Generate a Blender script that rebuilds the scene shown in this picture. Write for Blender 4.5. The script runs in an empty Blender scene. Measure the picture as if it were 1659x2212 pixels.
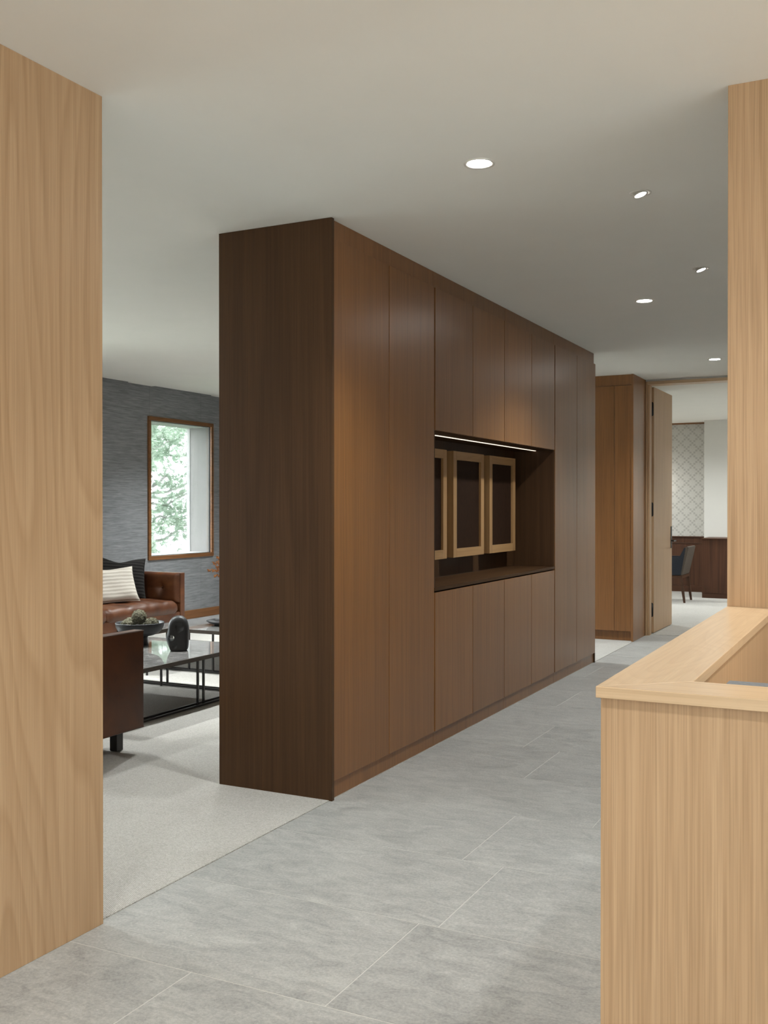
import bpy, bmesh, math, random
from mathutils import Vector, Matrix, noise
random.seed(7)
D = bpy.data
SC = bpy.context.scene
COL = SC.collection
PI = math.pi
H = 2.65                                   # ceiling height

# ------------------------------------------------------------------ camera
cam = D.objects.new('camera', D.cameras.new('camera')); COL.objects.link(cam)
cam.data.sensor_fit = 'HORIZONTAL'; cam.data.sensor_width = 36.0
cam.data.lens = 36.0*2182/1659
cam.data.clip_start = 0.05; cam.data.clip_end = 200
cam.location = (0, 0, 1.34)
cam.rotation_euler = (PI/2-0.00555, 0, 0.46563)
SC.camera = cam

# ------------------------------------------------------------------ world, exposure
W = D.worlds.new('overcast_sky'); SC.world = W; W.use_nodes = True
wn = W.node_tree.nodes; wl = W.node_tree.links
bg = wn['Background']
bg.inputs['Color'].default_value = (0.93, 0.97, 1.0, 1)
bg.inputs['Strength'].default_value = 18.0
vs = SC.view_settings
vs.view_transform = 'Standard'; vs.look = 'None'; vs.gamma = 1.0; vs.use_curve_mapping = False
vs.exposure = 0.0
SC.cycles.use_light_tree = False

def area_light(name, loc, rot, sx, sy, power, color=(1, 1, 1)):
    l = D.lights.new(name, 'AREA'); l.shape = 'RECTANGLE'; l.size = sx; l.size_y = sy
    l.energy = power; l.color = color
    o = D.objects.new(name, l); COL.objects.link(o); o.location = loc; o.rotation_euler = rot
    return o
# added fill lights before two closed walls, then daylight at the hidden lounge windows
area_light('fill_entrance', (-0.4, -3.575, 1.45), (PI/2, 0, 0), 4.4, 2.2, 54, (0.94, 1.0, 1.0))  # added fill behind the camera; the wall has no opening
area_light('fill_side', (3.175, 0.2, 1.45), (0, PI/2, 0), 2.2, 4.4, 98, (0.94, 1.0, 1.0))  # added fill from the right, standing before a solid wall
area_light('daylight_lounge', (-7.42, 5.55, 1.54), (0, -PI/2, 0), 1.45, 1.05, 25, (0.98, 1.0, 1.0))
area_light('daylight_lounge_near', (-7.42, 2.4, 1.54), (0, -PI/2, 0), 1.45, 1.05, 25, (0.98, 1.0, 1.0))
SPOT_MAIN = 134; SPOT_BACK = 92; SPOT_DESK = 38; SPOT_LOUNGE = 335; SPOT_OFFICE = 160

# ------------------------------------------------------------------ node helpers
def nt(name):
    m = D.materials.new(name); m.use_nodes = True
    t = m.node_tree; b = t.nodes['Principled BSDF']
    return m, t, b
def N(t, typ, **kw):
    n = t.nodes.new(typ)
    for k, v in kw.items():
        if k.startswith('_'): n.inputs[k[1:].replace('_', ' ')].default_value = v
        else: setattr(n, k, v)
    return n
def L(t, a, b): t.links.new(a, b)
def coords(t, scale=(1, 1, 1), jitter=True, rot=(0, 0, 0)):
    tc = N(t, 'ShaderNodeTexCoord')
    mp = N(t, 'ShaderNodeMapping'); mp.inputs['Scale'].default_value = scale; mp.inputs['Rotation'].default_value = rot
    if jitter:
        oi = N(t, 'ShaderNodeObjectInfo')
        mu = N(t, 'ShaderNodeVectorMath', operation='SCALE'); mu.inputs[0].default_value = (13.7, 9.1, 5.3)
        L(t, oi.outputs['Random'], mu.inputs['Scale'])
        ad = N(t, 'ShaderNodeVectorMath', operation='ADD')
        L(t, tc.outputs['Object'], ad.inputs[0]); L(t, mu.outputs[0], ad.inputs[1])
        L(t, ad.outputs[0], mp.inputs['Vector'])
    else:
        L(t, tc.outputs['Object'], mp.inputs['Vector'])
    return mp.outputs['Vector']
def noise_n(t, vec, scale, detail=2, rough=0.5, dist=0.0):
    n = N(t, 'ShaderNodeTexNoise'); n.inputs['Scale'].default_value = scale; n.inputs['Detail'].default_value = detail
    n.inputs['Roughness'].default_value = rough; n.inputs['Distortion'].default_value = dist
    L(t, vec, n.inputs['Vector']); return n.outputs['Fac']
def ramp(t, fac, stops):
    r = N(t, 'ShaderNodeValToRGB'); e = r.color_ramp.elements
    while len(e) < len(stops): e.new(0.5)
    for i, (p, c) in enumerate(stops):
        e[i].position = p; e[i].color = (*c, 1) if len(c) == 3 else c
    L(t, fac, r.inputs['Fac']); return r.outputs['Color']
def math_n(t, op, a, b=None):
    n = N(t, 'ShaderNodeMath', operation=op)
    for i, v in enumerate((a, b)):
        if v is None: continue
        if isinstance(v, (int, float)): n.inputs[i].default_value = v
        else: L(t, v, n.inputs[i])
    return n.outputs[0]
def mix(t, fac, a, b, mode='MIX'):
    n = N(t, 'ShaderNodeMix', data_type='RGBA', blend_type=mode)
    for i, v in ((0, fac), (6, a), (7, b)):
        if isinstance(v, (int, float)): n.inputs[i].default_value = v
        elif isinstance(v, tuple): n.inputs[i].default_value = (*v, 1)
        else: L(t, v, n.inputs[i])
    return n.outputs[2]
def bump(t, b, h, strength=0.1, dist=0.01):
    n = N(t, 'ShaderNodeBump'); n.inputs['Strength'].default_value = strength; n.inputs['Distance'].default_value = dist
    L(t, h, n.inputs['Height']); L(t, n.outputs['Normal'], b.inputs['Normal'])
def srgb(r, g, b):
    return tuple(((c/255+0.055)/1.055)**2.4 if c > 10 else c/255/12.92 for c in (r, g, b))

# ------------------------------------------------------------------ materials
def wood(name, light, dark, axis='z', rings=7.0, fig=0.5, pore=0.35, rough=0.45, wide=4.0, along=0.28, spec=0.4, tone=0.12):
    m, t, b = nt(name)
    s = [1, 1, 1]; i = 'xyz'.index(axis)
    sa = list(s); sa[i] = along/wide
    v = coords(t, tuple(sa))
    n1 = noise_n(t, v, wide, 1.5, 0.4, 0.15)
    cont = math_n(t, 'FRACT', math_n(t, 'MULTIPLY', n1, rings))
    # asymmetric growth ring: quick rise, slow fall
    ringc = ramp(t, cont, [(0, (0.1,)*3), (0.55, (0.45,)*3), (0.84, (1, 1, 1)), (1.0, (0.1,)*3)])
    sp = list(s); sp[i] = 0.012
    v2 = coords(t, tuple(sp))
    p1 = noise_n(t, v2, 260, 2, 0.6)
    p2 = noise_n(t, v2, 60, 2, 0.6)
    pr = ramp(t, p1, [(0.42, (0, 0, 0)), (0.66, (1, 1, 1))])
    pr2 = ramp(t, p2, [(0.32, (0, 0, 0)), (0.7, (1, 1, 1))])
    c = mix(t, 0.5, light, dark)
    f = mix(t, 0.5, ringc, pr2)
    c = mix(t, math_n(t, 'MULTIPLY', f, fig), light, dark)
    dk = tuple(x*0.72 for x in dark)
    c = mix(t, math_n(t, 'MULTIPLY', pr, pore), c, dk)
    oi = N(t, 'ShaderNodeObjectInfo')
    k = math_n(t, 'ADD', math_n(t, 'MULTIPLY', oi.outputs['Random'], 2*tone), 1-tone)
    hs = N(t, 'ShaderNodeHueSaturation'); L(t, c, hs.inputs['Color']); L(t, k, hs.inputs['Value'])
    L(t, hs.outputs['Color'], b.inputs['Base Color'])
    b.inputs['Roughness'].default_value = rough
    b.inputs['Specular IOR Level'].default_value = spec
    bump(t, b, pr, 0.12, 0.0008)
    return m
OAK_L, OAK_D = srgb(196, 163, 127), srgb(166, 131, 95)
WAL_L, WAL_D = srgb(147, 100, 56), srgb(108, 70, 37)
M = {}
M['oak'] = wood('light_oak_veneer', OAK_L, OAK_D, 'z', rings=22, fig=0.85, pore=0.25, wide=2.6, along=0.30, tone=0.03)
M['oak_frame'] = wood('golden_oak_frame', srgb(188, 148, 102), srgb(158, 118, 76), 'z', rings=12, fig=0.6, pore=0.2, wide=8.0, along=0.5, spec=0.25, tone=0.05)
M['oak_frame_y'] = wood('golden_oak_frame_rail', srgb(188, 148, 102), srgb(158, 118, 76), 'y', rings=12, fig=0.6, pore=0.2, wide=8.0, along=0.5, spec=0.25, tone=0.05)
M['oak_rift'] = wood('rift_oak_veneer', OAK_L, OAK_D, 'z', rings=16, fig=0.7, pore=0.4, wide=9.0, along=0.10, tone=0.03)
M['oak_x'] = wood('oak_solid_lengthwise', srgb(214, 185, 150), srgb(188, 155, 118), 'x', rings=9, fig=0.6, pore=0.25, wide=9.0, along=1.3, rough=0.28, tone=0.02)  # oak lightened in colour to carry the glossy reflections on the desk ledge
M['oak_y'] = wood('oak_solid_crosswise', srgb(214, 185, 150), srgb(188, 155, 118), 'y', rings=14, fig=0.6, pore=0.2, wide=7.0, along=1.9, rough=0.28, tone=0.02)  # same lightened oak, ledge reflections put into the base colour
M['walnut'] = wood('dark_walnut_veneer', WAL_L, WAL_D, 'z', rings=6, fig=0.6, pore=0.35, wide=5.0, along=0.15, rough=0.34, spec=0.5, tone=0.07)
M['walnut_end'] = wood('shaded_walnut_end_panel', srgb(84, 58, 35), srgb(60, 39, 22), 'z', rings=5, fig=0.8, pore=0.3, wide=4.0, along=0.2, rough=0.5, spec=0.25, tone=0.02)  # walnut copy darkened in colour to put shade on ends and niche sides
M['walnut_shaded_y'] = wood('shaded_walnut_niche_board', srgb(84, 58, 35), srgb(60, 39, 22), 'y', rings=5, fig=0.8, pore=0.3, wide=4.0, along=0.2, rough=0.55, spec=0.12, tone=0.02)  # same darkened walnut, shade of the niche put into its boards
M['walnut_x_dark'] = wood('dark_walnut_office_trim', srgb(92, 60, 42), srgb(66, 42, 29), 'x', rings=5, fig=0.8, pore=0.3, wide=4.0, along=0.2, rough=0.45, spec=0.3, tone=0.02)
M['walnut_dark'] = wood('dark_walnut_office_panel', srgb(92, 60, 42), srgb(66, 42, 29), 'z', rings=7, fig=0.9, pore=0.3, wide=5.0, along=0.2, rough=0.45, spec=0.3, tone=0.10)
M['walnut_y'] = wood('dark_walnut_horizontal', WAL_L, WAL_D, 'y', rings=6, fig=0.6, pore=0.35, wide=5.0, along=0.15, rough=0.34, spec=0.5, tone=0.03)
M['walnut_x'] = wood('dark_walnut_crosswise', WAL_L, WAL_D, 'x', rings=6, fig=0.6, pore=0.35, wide=5.0, along=0.15, rough=0.34, spec=0.5, tone=0.03)
M['trim_wood'] = wood('walnut_base_trim', srgb(138, 94, 56), srgb(98, 62, 34), 'y', rings=10, fig=0.9, pore=0.3, wide=6.0, along=0.7, rough=0.4, tone=0.03)
M['grey_wood'] = wood('overexposed_exterior_wood', srgb(164, 161, 159), srgb(138, 135, 133), 'z', rings=8, fig=0.6, pore=0.3, wide=5.0, along=0.3, rough=0.7, tone=0.02)  # greyed colour stands in for light wood bleached by overexposure

def simple(name, col, rough=0.5, spec=0.4, metal=0.0, var=0.0, scale=20, bmp=0.0):
    m, t, b = nt(name)
    if var or bmp:
        v = coords(t); n = noise_n(t, v, scale, 3, 0.6)
        lo = tuple(max(0, c*(1-var)) for c in col); hi = tuple(min(1, c*(1+var)) for c in col)
        L(t, ramp(t, n, [(0.3, lo), (0.7, hi)]), b.inputs['Base Color'])
        if bmp: bump(t, b, n, bmp, 0.003)
    else:
        b.inputs['Base Color'].default_value = (*col, 1)
    b.inputs['Roughness'].default_value = rough; b.inputs['Specular IOR Level'].default_value = spec
    b.inputs['Metallic'].default_value = metal
    return m
M['ceiling'] = simple('painted_ceiling', srgb(240, 239, 233), 0.85, 0.2, var=0.01, scale=3)
M['white_wall'] = simple('painted_white_wall', srgb(226, 224, 218), 0.8, 0.2, var=0.01, scale=4)
M['black'] = simple('blackened_steel', srgb(38, 36, 35), 0.42, 0.5, var=0.12, scale=40)
M['bronze'] = simple('dark_bronze_rim', srgb(66, 58, 50), 0.42, 0.5, metal=0.4, var=0.1, scale=30)
M['hinge'] = simple('black_hardware', srgb(28, 26, 24), 0.4, 0.5, var=0.1, scale=60)
M['grout'] = simple('light_grout', srgb(200, 198, 192), 0.9, 0.2, var=0.05, scale=60)
M['dark_gap'] = simple('carcass_shadow_board', srgb(40, 27, 18), 0.8, 0.2, var=0.1, scale=20)
M['trim_white'] = simple('white_lamp_trim', srgb(225, 222, 215), 0.5, 0.4, var=0.02)
M['ceramic'] = simple('dark_ceramic', srgb(40, 40, 41), 0.45, 0.5, var=0.12, scale=25, bmp=0.05)
M['grey_slab'] = simple('speckled_grey_shell', srgb(112, 116, 120), 0.55, 0.4, var=0.18, scale=160)
M['leg_wood'] = simple('dark_stained_leg', srgb(70, 44, 26), 0.45, 0.4, var=0.2, scale=14)
M['ext_white'] = simple('exterior_white_render', srgb(205, 204, 203), 0.8, 0.2, var=0.02)
M['canvas'] = simple('dark_brown_panel', srgb(48, 30, 18), 0.8, 0.15, var=0.15, scale=30)
M['bark'] = simple('grey_bark', srgb(120, 117, 114), 0.9, 0.2, var=0.3, scale=18, bmp=0.4)
M['dried'] = simple('rust_dried_flower', srgb(134, 86, 48), 0.8, 0.2, var=0.35, scale=60)
M['stem'] = simple('dried_stem', srgb(84, 60, 42), 0.8, 0.2, var=0.2, scale=60)
M['navy'] = simple('charcoal_blue_upholstery', srgb(42, 45, 51), 0.85, 0.2, var=0.2, scale=120, bmp=0.2)
M['taupe'] = simple('taupe_upholstery', srgb(84, 75, 67), 0.85, 0.2, var=0.2, scale=120, bmp=0.2)

def emit(name, col, strength):
    m, t, b = nt(name)
    b.inputs['Base Color'].default_value = (*col, 1)
    b.inputs['Emission Color'].default_value = (*col, 1); b.inputs['Emission Strength'].default_value = strength
    return m
M['lens'] = emit('lit_diffuser', (1.0, 0.98, 0.95), 150)
M['sconce'] = emit('sconce_shade', (1.0, 0.93, 0.84), 12)
M['lens_small'] = emit('lit_spot_lens', (1.0, 0.98, 0.95), 20)
M['led'] = emit('warm_led_strip', (1.0, 0.88, 0.72), 1.3)

def tile_mat():
    m, t, b = nt('grey_limestone_tile')
    v = coords(t)
    big = noise_n(t, v, 2.2, 3, 0.6, 0.4)
    v2 = coords(t, (1.0, 2.2, 1.0))
    mid = noise_n(t, v2, 7, 6, 0.75, 1.0)
    fine = noise_n(t, v, 110, 3, 0.75)
    c = ramp(t, big, [(0.3, srgb(160, 160, 157)), (0.7, srgb(184, 183, 179))])
    c = mix(t, 0.66, c, ramp(t, mid, [(0.3, srgb(112, 112, 111)), (0.5, srgb(166, 165, 161)), (0.7, srgb(198, 197, 192))]))
    c = mix(t, 0.30, c, ramp(t, fine, [(0.35, srgb(112, 112, 111)), (0.65, srgb(190, 189, 184))]))
    vo = N(t, 'ShaderNodeTexVoronoi'); vo.inputs['Scale'].default_value = 26; L(t, v, vo.inputs['Vector'])
    fl = ramp(t, math_n(t, 'ADD', vo.outputs['Distance'], math_n(t, 'MULTIPLY', noise_n(t, v, 70, 2, 0.7), 0.35)), [(0.19, (1, 1, 1)), (0.23, (0, 0, 0))])
    c = mix(t, math_n(t, 'MULTIPLY', fl, 0.45), c, srgb(214, 212, 206))
    oi = N(t, 'ShaderNodeObjectInfo')
    hs = N(t, 'ShaderNodeHueSaturation'); L(t, c, hs.inputs['Color'])
    L(t, math_n(t, 'ADD', math_n(t, 'MULTIPLY', oi.outputs['Random'], 0.10), 0.94), hs.inputs['Value'])
    L(t, hs.outputs['Color'], b.inputs['Base Color'])
    rr = ramp(t, mid, [(0.3, (0.36,)*3), (0.7, (0.55,)*3)])
    L(t, rr, b.inputs['Roughness']); b.inputs['Specular IOR Level'].default_value = 0.4
    bump(t, b, fine, 0.06, 0.002)
    return m
M['tile'] = tile_mat()

def carpet_mat():
    m, t, b = nt('woven_wool_carpet')
    v = coords(t, (1, 1, 1), jitter=False, rot=(0, 0, 0.5))
    br = N(t, 'ShaderNodeTexBrick'); L(t, v, br.inputs['Vector'])
    br.inputs['Scale'].default_value = 1.0
    br.inputs['Brick Width'].default_value = 0.010; br.inputs['Row Height'].default_value = 0.0062
    br.inputs['Mortar Size'].default_value = 0.0013; br.inputs['Mortar Smooth'].default_value = 1.0
    br.inputs['Color1'].default_value = (*srgb(206, 203, 197), 1); br.inputs['Color2'].default_value = (*srgb(184, 180, 173), 1)
    br.inputs['Mortar'].default_value = (*srgb(120, 116, 110), 1)
    big = noise_n(t, v, 1.6, 3, 0.6)
    fine = noise_n(t, v, 150, 2, 0.7)
    c = mix(t, 0.30, br.outputs['Color'], ramp(t, fine, [(0.35, srgb(140, 135, 128)), (0.65, srgb(222, 219, 212))]))
    c = mix(t, 0.25, c, ramp(t, big, [(0.35, srgb(178, 174, 168)), (0.65, srgb(206, 203, 198))]))
    L(t, c, b.inputs['Base Color']); b.inputs['Roughness'].default_value = 0.95; b.inputs['Specular IOR Level'].default_value = 0.1
    bump(t, b, math_n(t, 'ADD', math_n(t, 'SUBTRACT', 1.0, br.outputs['Fac']), fine), 0.5, 0.002)
    return m
M['carpet'] = carpet_mat()

def grass_cloth():
    m, t, b = nt('grey_grasscloth_wallpaper')
    v = coords(t, (1, 0.035, 1), jitter=False)
    f = noise_n(t, v, 150, 3, 0.65, 0.6)
    v2 = coords(t, (1, 0.12, 1), jitter=False)
    g = noise_n(t, v2, 34, 2, 0.6, 0.8)
    c = ramp(t, f, [(0.3, srgb(102, 103, 106)), (0.5, srgb(128, 129, 132)), (0.72, srgb(156, 157, 160))])
    c = mix(t, 0.3, c, ramp(t, g, [(0.35, srgb(110, 111, 114)), (0.65, srgb(146, 147, 150))]))
    tc = N(t, 'ShaderNodeTexCoord'); sx = N(t, 'ShaderNodeSeparateXYZ'); L(t, tc.outputs['Object'], sx.inputs[0])
    seam = math_n(t, 'LESS_THAN', math_n(t, 'FLOORED_MODULO', math_n(t, 'SUBTRACT', sx.outputs['Y'], 4.98), 0.915), 0.004)
    c = mix(t, math_n(t, 'MULTIPLY', seam, 0.45), c, srgb(70, 72, 74))
    L(t, c, b.inputs['Base Color']); b.inputs['Roughness'].default_value = 0.75; b.inputs['Specular IOR Level'].default_value = 0.25
    bump(t, b, f, 0.3, 0.002)
    return m
M['grasscloth'] = grass_cloth()

def lattice_paper():
    m, t, b = nt('lattice_wallpaper')
    u = 0.0297
    tc = N(t, 'ShaderNodeTexCoord'); sx = N(t, 'ShaderNodeSeparateXYZ'); L(t, tc.outputs['Object'], sx.inputs[0])
    X = math_n(t, 'DIVIDE', sx.outputs['X'], u); Z = math_n(t, 'DIVIDE', sx.outputs['Z'], u)
    i = math_n(t, 'FLOOR', X); j = math_n(t, 'FLOOR', Z)
    a = math_n(t, 'LESS_THAN', math_n(t, 'FLOORED_MODULO', math_n(t, 'ADD', i, j), 6.0), 0.5)
    c_ = math_n(t, 'LESS_THAN', math_n(t, 'FLOORED_MODULO', math_n(t, 'SUBTRACT', i, j), 6.0), 0.5)
    on = math_n(t, 'MAXIMUM', a, c_)
    v = coords(t, jitter=False); n = noise_n(t, v, 60, 3, 0.7)
    f = math_n(t, 'MULTIPLY', on, math_n(t, 'ADD', 0.4, math_n(t, 'MULTIPLY', n, 0.7)))
    base = ramp(t, n, [(0.3, srgb(196, 193, 186)), (0.7, srgb(208, 206, 199))])
    L(t, mix(t, f, base, srgb(172, 169, 162)), b.inputs['Base Color'])
    b.inputs['Roughness'].default_value = 0.7
    return m
M['lattice'] = lattice_paper()

def leather():
    m, t, b = nt('cognac_leather')
    v = coords(t); n = noise_n(t, v, 3.5, 4, 0.6, 0.5); f = noise_n(t, v, 220, 2, 0.6)
    c = ramp(t, n, [(0.25, srgb(58, 30, 15)), (0.55, srgb(84, 47, 24)), (0.8, srgb(110, 66, 36))])
    L(t, c, b.inputs['Base Color'])
    L(t, ramp(t, n, [(0.3, (0.38,)*3), (0.7, (0.5,)*3)]), b.inputs['Roughness'])
    b.inputs['Specular IOR Level'].default_value = 0.4
    bump(t, b, f, 0.08, 0.001)
    return m
M['leather'] = leather()

def marble():
    m, t, b = nt('polished_grey_marble')
    v = coords(t, (1.0, 2.4, 1)); n = noise_n(t, v, 26, 6, 0.75, 0.6); n2 = noise_n(t, v, 2, 5, 0.7, 1.5)
    c = ramp(t, n, [(0.3, srgb(92, 90, 88)), (0.55, srgb(116, 114, 112)), (0.8, srgb(150, 147, 143))])
    vein = ramp(t, math_n(t, 'ABSOLUTE', math_n(t, 'SUBTRACT', n2, 0.5)), [(0.0, (1, 1, 1)), (0.018, (0, 0, 0))])
    L(t, mix(t, math_n(t, 'MULTIPLY', vein, 0.35), c, srgb(216, 214, 210)), b.inputs['Base Color'])
    b.inputs['Roughness'].default_value = 0.03; b.inputs['Specular IOR Level'].default_value = 0.85
    return m
M['marble'] = marble()

def fabric(name, a, c2, period, axis='z', bmp=0.4):
    m, t, b = nt(name)
    tc = N(t, 'ShaderNodeTexCoord'); sx = N(t, 'ShaderNodeSeparateXYZ'); L(t, tc.outputs['Object'], sx.inputs[0])
    v = coords(t); n = noise_n(t, v, 12, 3, 0.6); f = noise_n(t, v, 260, 2, 0.6)
    ph = math_n(t, 'ADD', math_n(t, 'MULTIPLY', sx.outputs[axis.upper()], 2*PI/period), math_n(t, 'MULTIPLY', n, 2.2))
    s = math_n(t, 'ADD', math_n(t, 'MULTIPLY', math_n(t, 'SINE', ph), 0.5), 0.5)
    L(t, mix(t, math_n(t, 'MULTIPLY', s, math_n(t, 'ADD', 0.5, f)), a, c2), b.inputs['Base Color'])
    b.inputs['Roughness'].default_value = 0.9; b.inputs['Specular IOR Level'].default_value = 0.15
    bump(t, b, math_n(t, 'ADD', s, f), bmp, 0.004)
    return m
M['cream_fabric'] = fabric('cream_ribbed_fabric', srgb(204, 197, 187), srgb(174, 166, 154), 0.034, 'y')
M['black_fabric'] = fabric('black_ribbed_fabric', srgb(44, 41, 39), srgb(22, 20, 19), 0.032, 'y', 0.7)

def moss():
    m, t, b = nt('dry_grey_green_moss')
    v = coords(t); n = noise_n(t, v, 90, 4, 0.8)
    L(t, ramp(t, n, [(0.3, srgb(52, 50, 38)), (0.55, srgb(116, 112, 92)), (0.75, srgb(168, 164, 142))]), b.inputs['Base Color'])
    b.inputs['Roughness'].default_value = 0.95
    bump(t, b, n, 1.0, 0.01)
    return m
M['moss'] = moss()

M['frosted'] = simple('added_panel_pane', (0.85, 0.88, 0.9), 0.3, 0.5, var=0.01)  # pane of the added panels behind the fill lights
def glass():
    m, t, b = nt('window_glass')
    out = t.nodes['Material Output']
    tr = N(t, 'ShaderNodeBsdfTransparent'); gl = N(t, 'ShaderNodeBsdfGlossy'); gl.inputs['Roughness'].default_value = 0.02
    mx = N(t, 'ShaderNodeMixShader'); fr = N(t, 'ShaderNodeFresnel'); fr.inputs['IOR'].default_value = 1.45
    L(t, math_n(t, 'MULTIPLY', fr.outputs[0], 0.8), mx.inputs[0]); L(t, tr.outputs[0], mx.inputs[1]); L(t, gl.outputs[0], mx.inputs[2])
    tint = noise_n(t, coords(t), 0.5, 0)
    L(t, ramp(t, tint, [(0, (0.95, 0.97, 0.96)), (1, (0.96, 0.98, 0.97))]), tr.inputs['Color'])
    L(t, mx.outputs[0], out.inputs['Surface'])
    return m
M['glass'] = glass()

def needles():
    m, t, b = nt('pale_pine_needles')
    v = coords(t, jitter=False); n = noise_n(t, v, 2.2, 3, 0.7); n2 = noise_n(t, v, 25, 2, 0.7)
    c = ramp(t, n, [(0.3, srgb(92, 114, 98)), (0.5, srgb(142, 160, 144)), (0.7, srgb(196, 206, 192))])
    c = mix(t, 0.35, c, ramp(t, n2, [(0.35, srgb(80, 112, 78)), (0.65, srgb(190, 206, 182))]))
    L(t, c, b.inputs['Base Color']); b.inputs['Roughness'].default_value = 0.7
    b.inputs['Specular IOR Level'].default_value = 0.2
    return m
M['needles'] = needles()

# ------------------------------------------------------------------ mesh helpers
def bbox(bm, x0, x1, y0, y1, z0, z1, bev=0.0, seg=2):
    b2 = bmesh.new()
    r = bmesh.ops.create_cube(b2, size=1)
    for v in b2.verts:
        v.co = Vector(((x0+x1)/2+v.co.x*(x1-x0), (y0+y1)/2+v.co.y*(y1-y0), (z0+z1)/2+v.co.z*(z1-z0)))
    if bev > 0:
        bmesh.ops.bevel(b2, geom=b2.edges[:], offset=bev, segments=seg, affect='EDGES', profile=0.6)
    merge(bm, b2); return bm
def merge(bm, b2):
    me = D.meshes.new('tmp'); b2.to_mesh(me); b2.free(); bm.from_mesh(me); D.meshes.remove(me)
def BX(*a, **k):
    return bbox(bmesh.new(), *a, **k)
def tube(bm, pts, rad, seg=8):
    pts = [Vector(p) for p in pts]
    rads = rad if isinstance(rad, (list, tuple)) else [rad]*len(pts)
    rings = []
    for i, p in enumerate(pts):
        d = (pts[min(i+1, len(pts)-1)]-pts[max(i-1, 0)]).normalized()
        a = d.orthogonal().normalized() if i == 0 else (prev-d*prev.dot(d)).normalized()
        prev = a; c = d.cross(a)
        rings.append([bm.verts.new(p+(a*math.cos(2*PI*k/seg)+c*math.sin(2*PI*k/seg))*rads[i]) for k in range(seg)])
    for r0, r1 in zip(rings, rings[1:]):
        for k in range(seg):
            bm.faces.new((r0[k], r0[(k+1) % seg], r1[(k+1) % seg], r1[k]))
    bm.faces.new(list(reversed(rings[0]))); bm.faces.new(rings[-1])
    return bm
def lathe(bm, prof, seg=40, c=(0, 0, 0)):
    rings = []
    for r, z in prof:
        if r < 1e-5: rings.append([bm.verts.new((c[0], c[1], c[2]+z))])
        else: rings.append([bm.verts.new((c[0]+r*math.cos(2*PI*k/seg), c[1]+r*math.sin(2*PI*k/seg), c[2]+z)) for k in range(seg)])
    for a, b in zip(rings, rings[1:]):
        for k in range(seg):
            k2 = (k+1) % seg
            if len(a) == 1 and len(b) == 1: continue
            if len(a) == 1: bm.faces.new((a[0], b[k2], b[k]))
            elif len(b) == 1: bm.faces.new((a[k], a[k2], b[0]))
            else: bm.faces.new((a[k], a[k2], b[k2], b[k]))
    bmesh.ops.recalc_face_normals(bm, faces=bm.faces[:])
    return bm
def prism(bm, poly, z0, z1):
    lo = [bm.verts.new((x, y, z0)) for x, y in poly]; hi = [bm.verts.new((x, y, z1)) for x, y in poly]
    n = len(poly)
    bm.faces.new(list(reversed(lo))); bm.faces.new(hi)
    for k in range(n): bm.faces.new((lo[k], lo[(k+1) % n], hi[(k+1) % n], hi[k]))
    bmesh.ops.recalc_face_normals(bm, faces=bm.faces[:])
    return bm
LOC = {}
def obj(name, bm, mat, parent=None, label=None, smooth=False, local=False):
    """link a mesh built in world coordinates; its origin is its own base centre (or the parent's local space)"""
    me = D.meshes.new(name)
    if not local:
        if parent is not None:
            off = LOC[parent.name]
        elif len(bm.verts):
            xs = [v.co for v in bm.verts]
            off = Vector(((min(v.x for v in xs)+max(v.x for v in xs))/2, (min(v.y for v in xs)+max(v.y for v in xs))/2, min(v.z for v in xs)))
        else: off = Vector()
        for v in bm.verts: v.co -= off
    else: off = Vector()
    if smooth:
        for f in bm.faces: f.smooth = True
    bm.to_mesh(me); bm.free()
    o = D.objects.new(name, me); COL.objects.link(o)
    me.materials.append(M[mat] if isinstance(mat, str) else mat)
    if parent is not None:
        o.parent = parent
        LOC[o.name] = LOC[parent.name]
    else:
        o.location = off; LOC[o.name] = off.copy()
    if label: o['label'] = label
    return o
def tag(o, label, cat, group=None):
    o['label'] = label; o['category'] = cat
    if group: o['group'] = group
    return o
def thing(name, label, cat, loc=(0, 0, 0), group=None, rotz=0):
    o = D.objects.new(name, None); COL.objects.link(o); o.location = loc; o.rotation_euler = (0, 0, rotz)
    o.empty_display_size = 0.1
    LOC[o.name] = Vector(loc)
    return tag(o, label, cat, group)
def struct(o, label=None):
    o['kind'] = 'structure'
    if label: o['label'] = label
    return o
def smooth_by_angle(o, deg=35):
    for p in o.data.polygons: p.use_smooth = True
    try: o.data.set_sharp_from_angle(angle=math.radians(deg))
    except Exception: pass

# ------------------------------------------------------------------ the setting
TX = -2.282                                  # where stone floor meets carpet
YF = 10.57                                   # far corridor wall
fl = struct(obj('floor', BX(TX, 3.2, -3.6, 10.68, -0.12, -0.0009), 'grout'), 'large grey limestone tiles laid in staggered rows along the corridor')
LOC[fl.name] = fl.location.copy()
ROW = 0.604; TL = 1.205
joint = {1: -1.797, 2: -1.354, 3: -1.287, 4: -1.452, 5: -1.113, 6: -1.617}
ys = 2.342-ROW*11
k = 0
meshcache = {}
y = ys
while y < 10.66:
    row = round((y-2.342)/ROW)+2
    jx = joint.get(row, -1.9+((row*0.437) % 1.0)*TL*0.98)
    x = jx
    while x > TX: x -= TL
    while x < 3.2:
        x0, x1 = max(x, TX), min(x+TL, 3.2); y0, y1 = max(y, -3.6), min(y+ROW, 10.68)
        if x1-x0 > 0.02 and y1-y0 > 0.02:
            g = 0.0020
            o = obj('tile', BX(x0+g, x1-g, y0+g, y1-g, -0.012, 0.0, bev=0.0006, seg=1), 'tile', fl)
            # give each tile its own origin so that its stone figure is its own
        x += TL
    y += ROW

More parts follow.
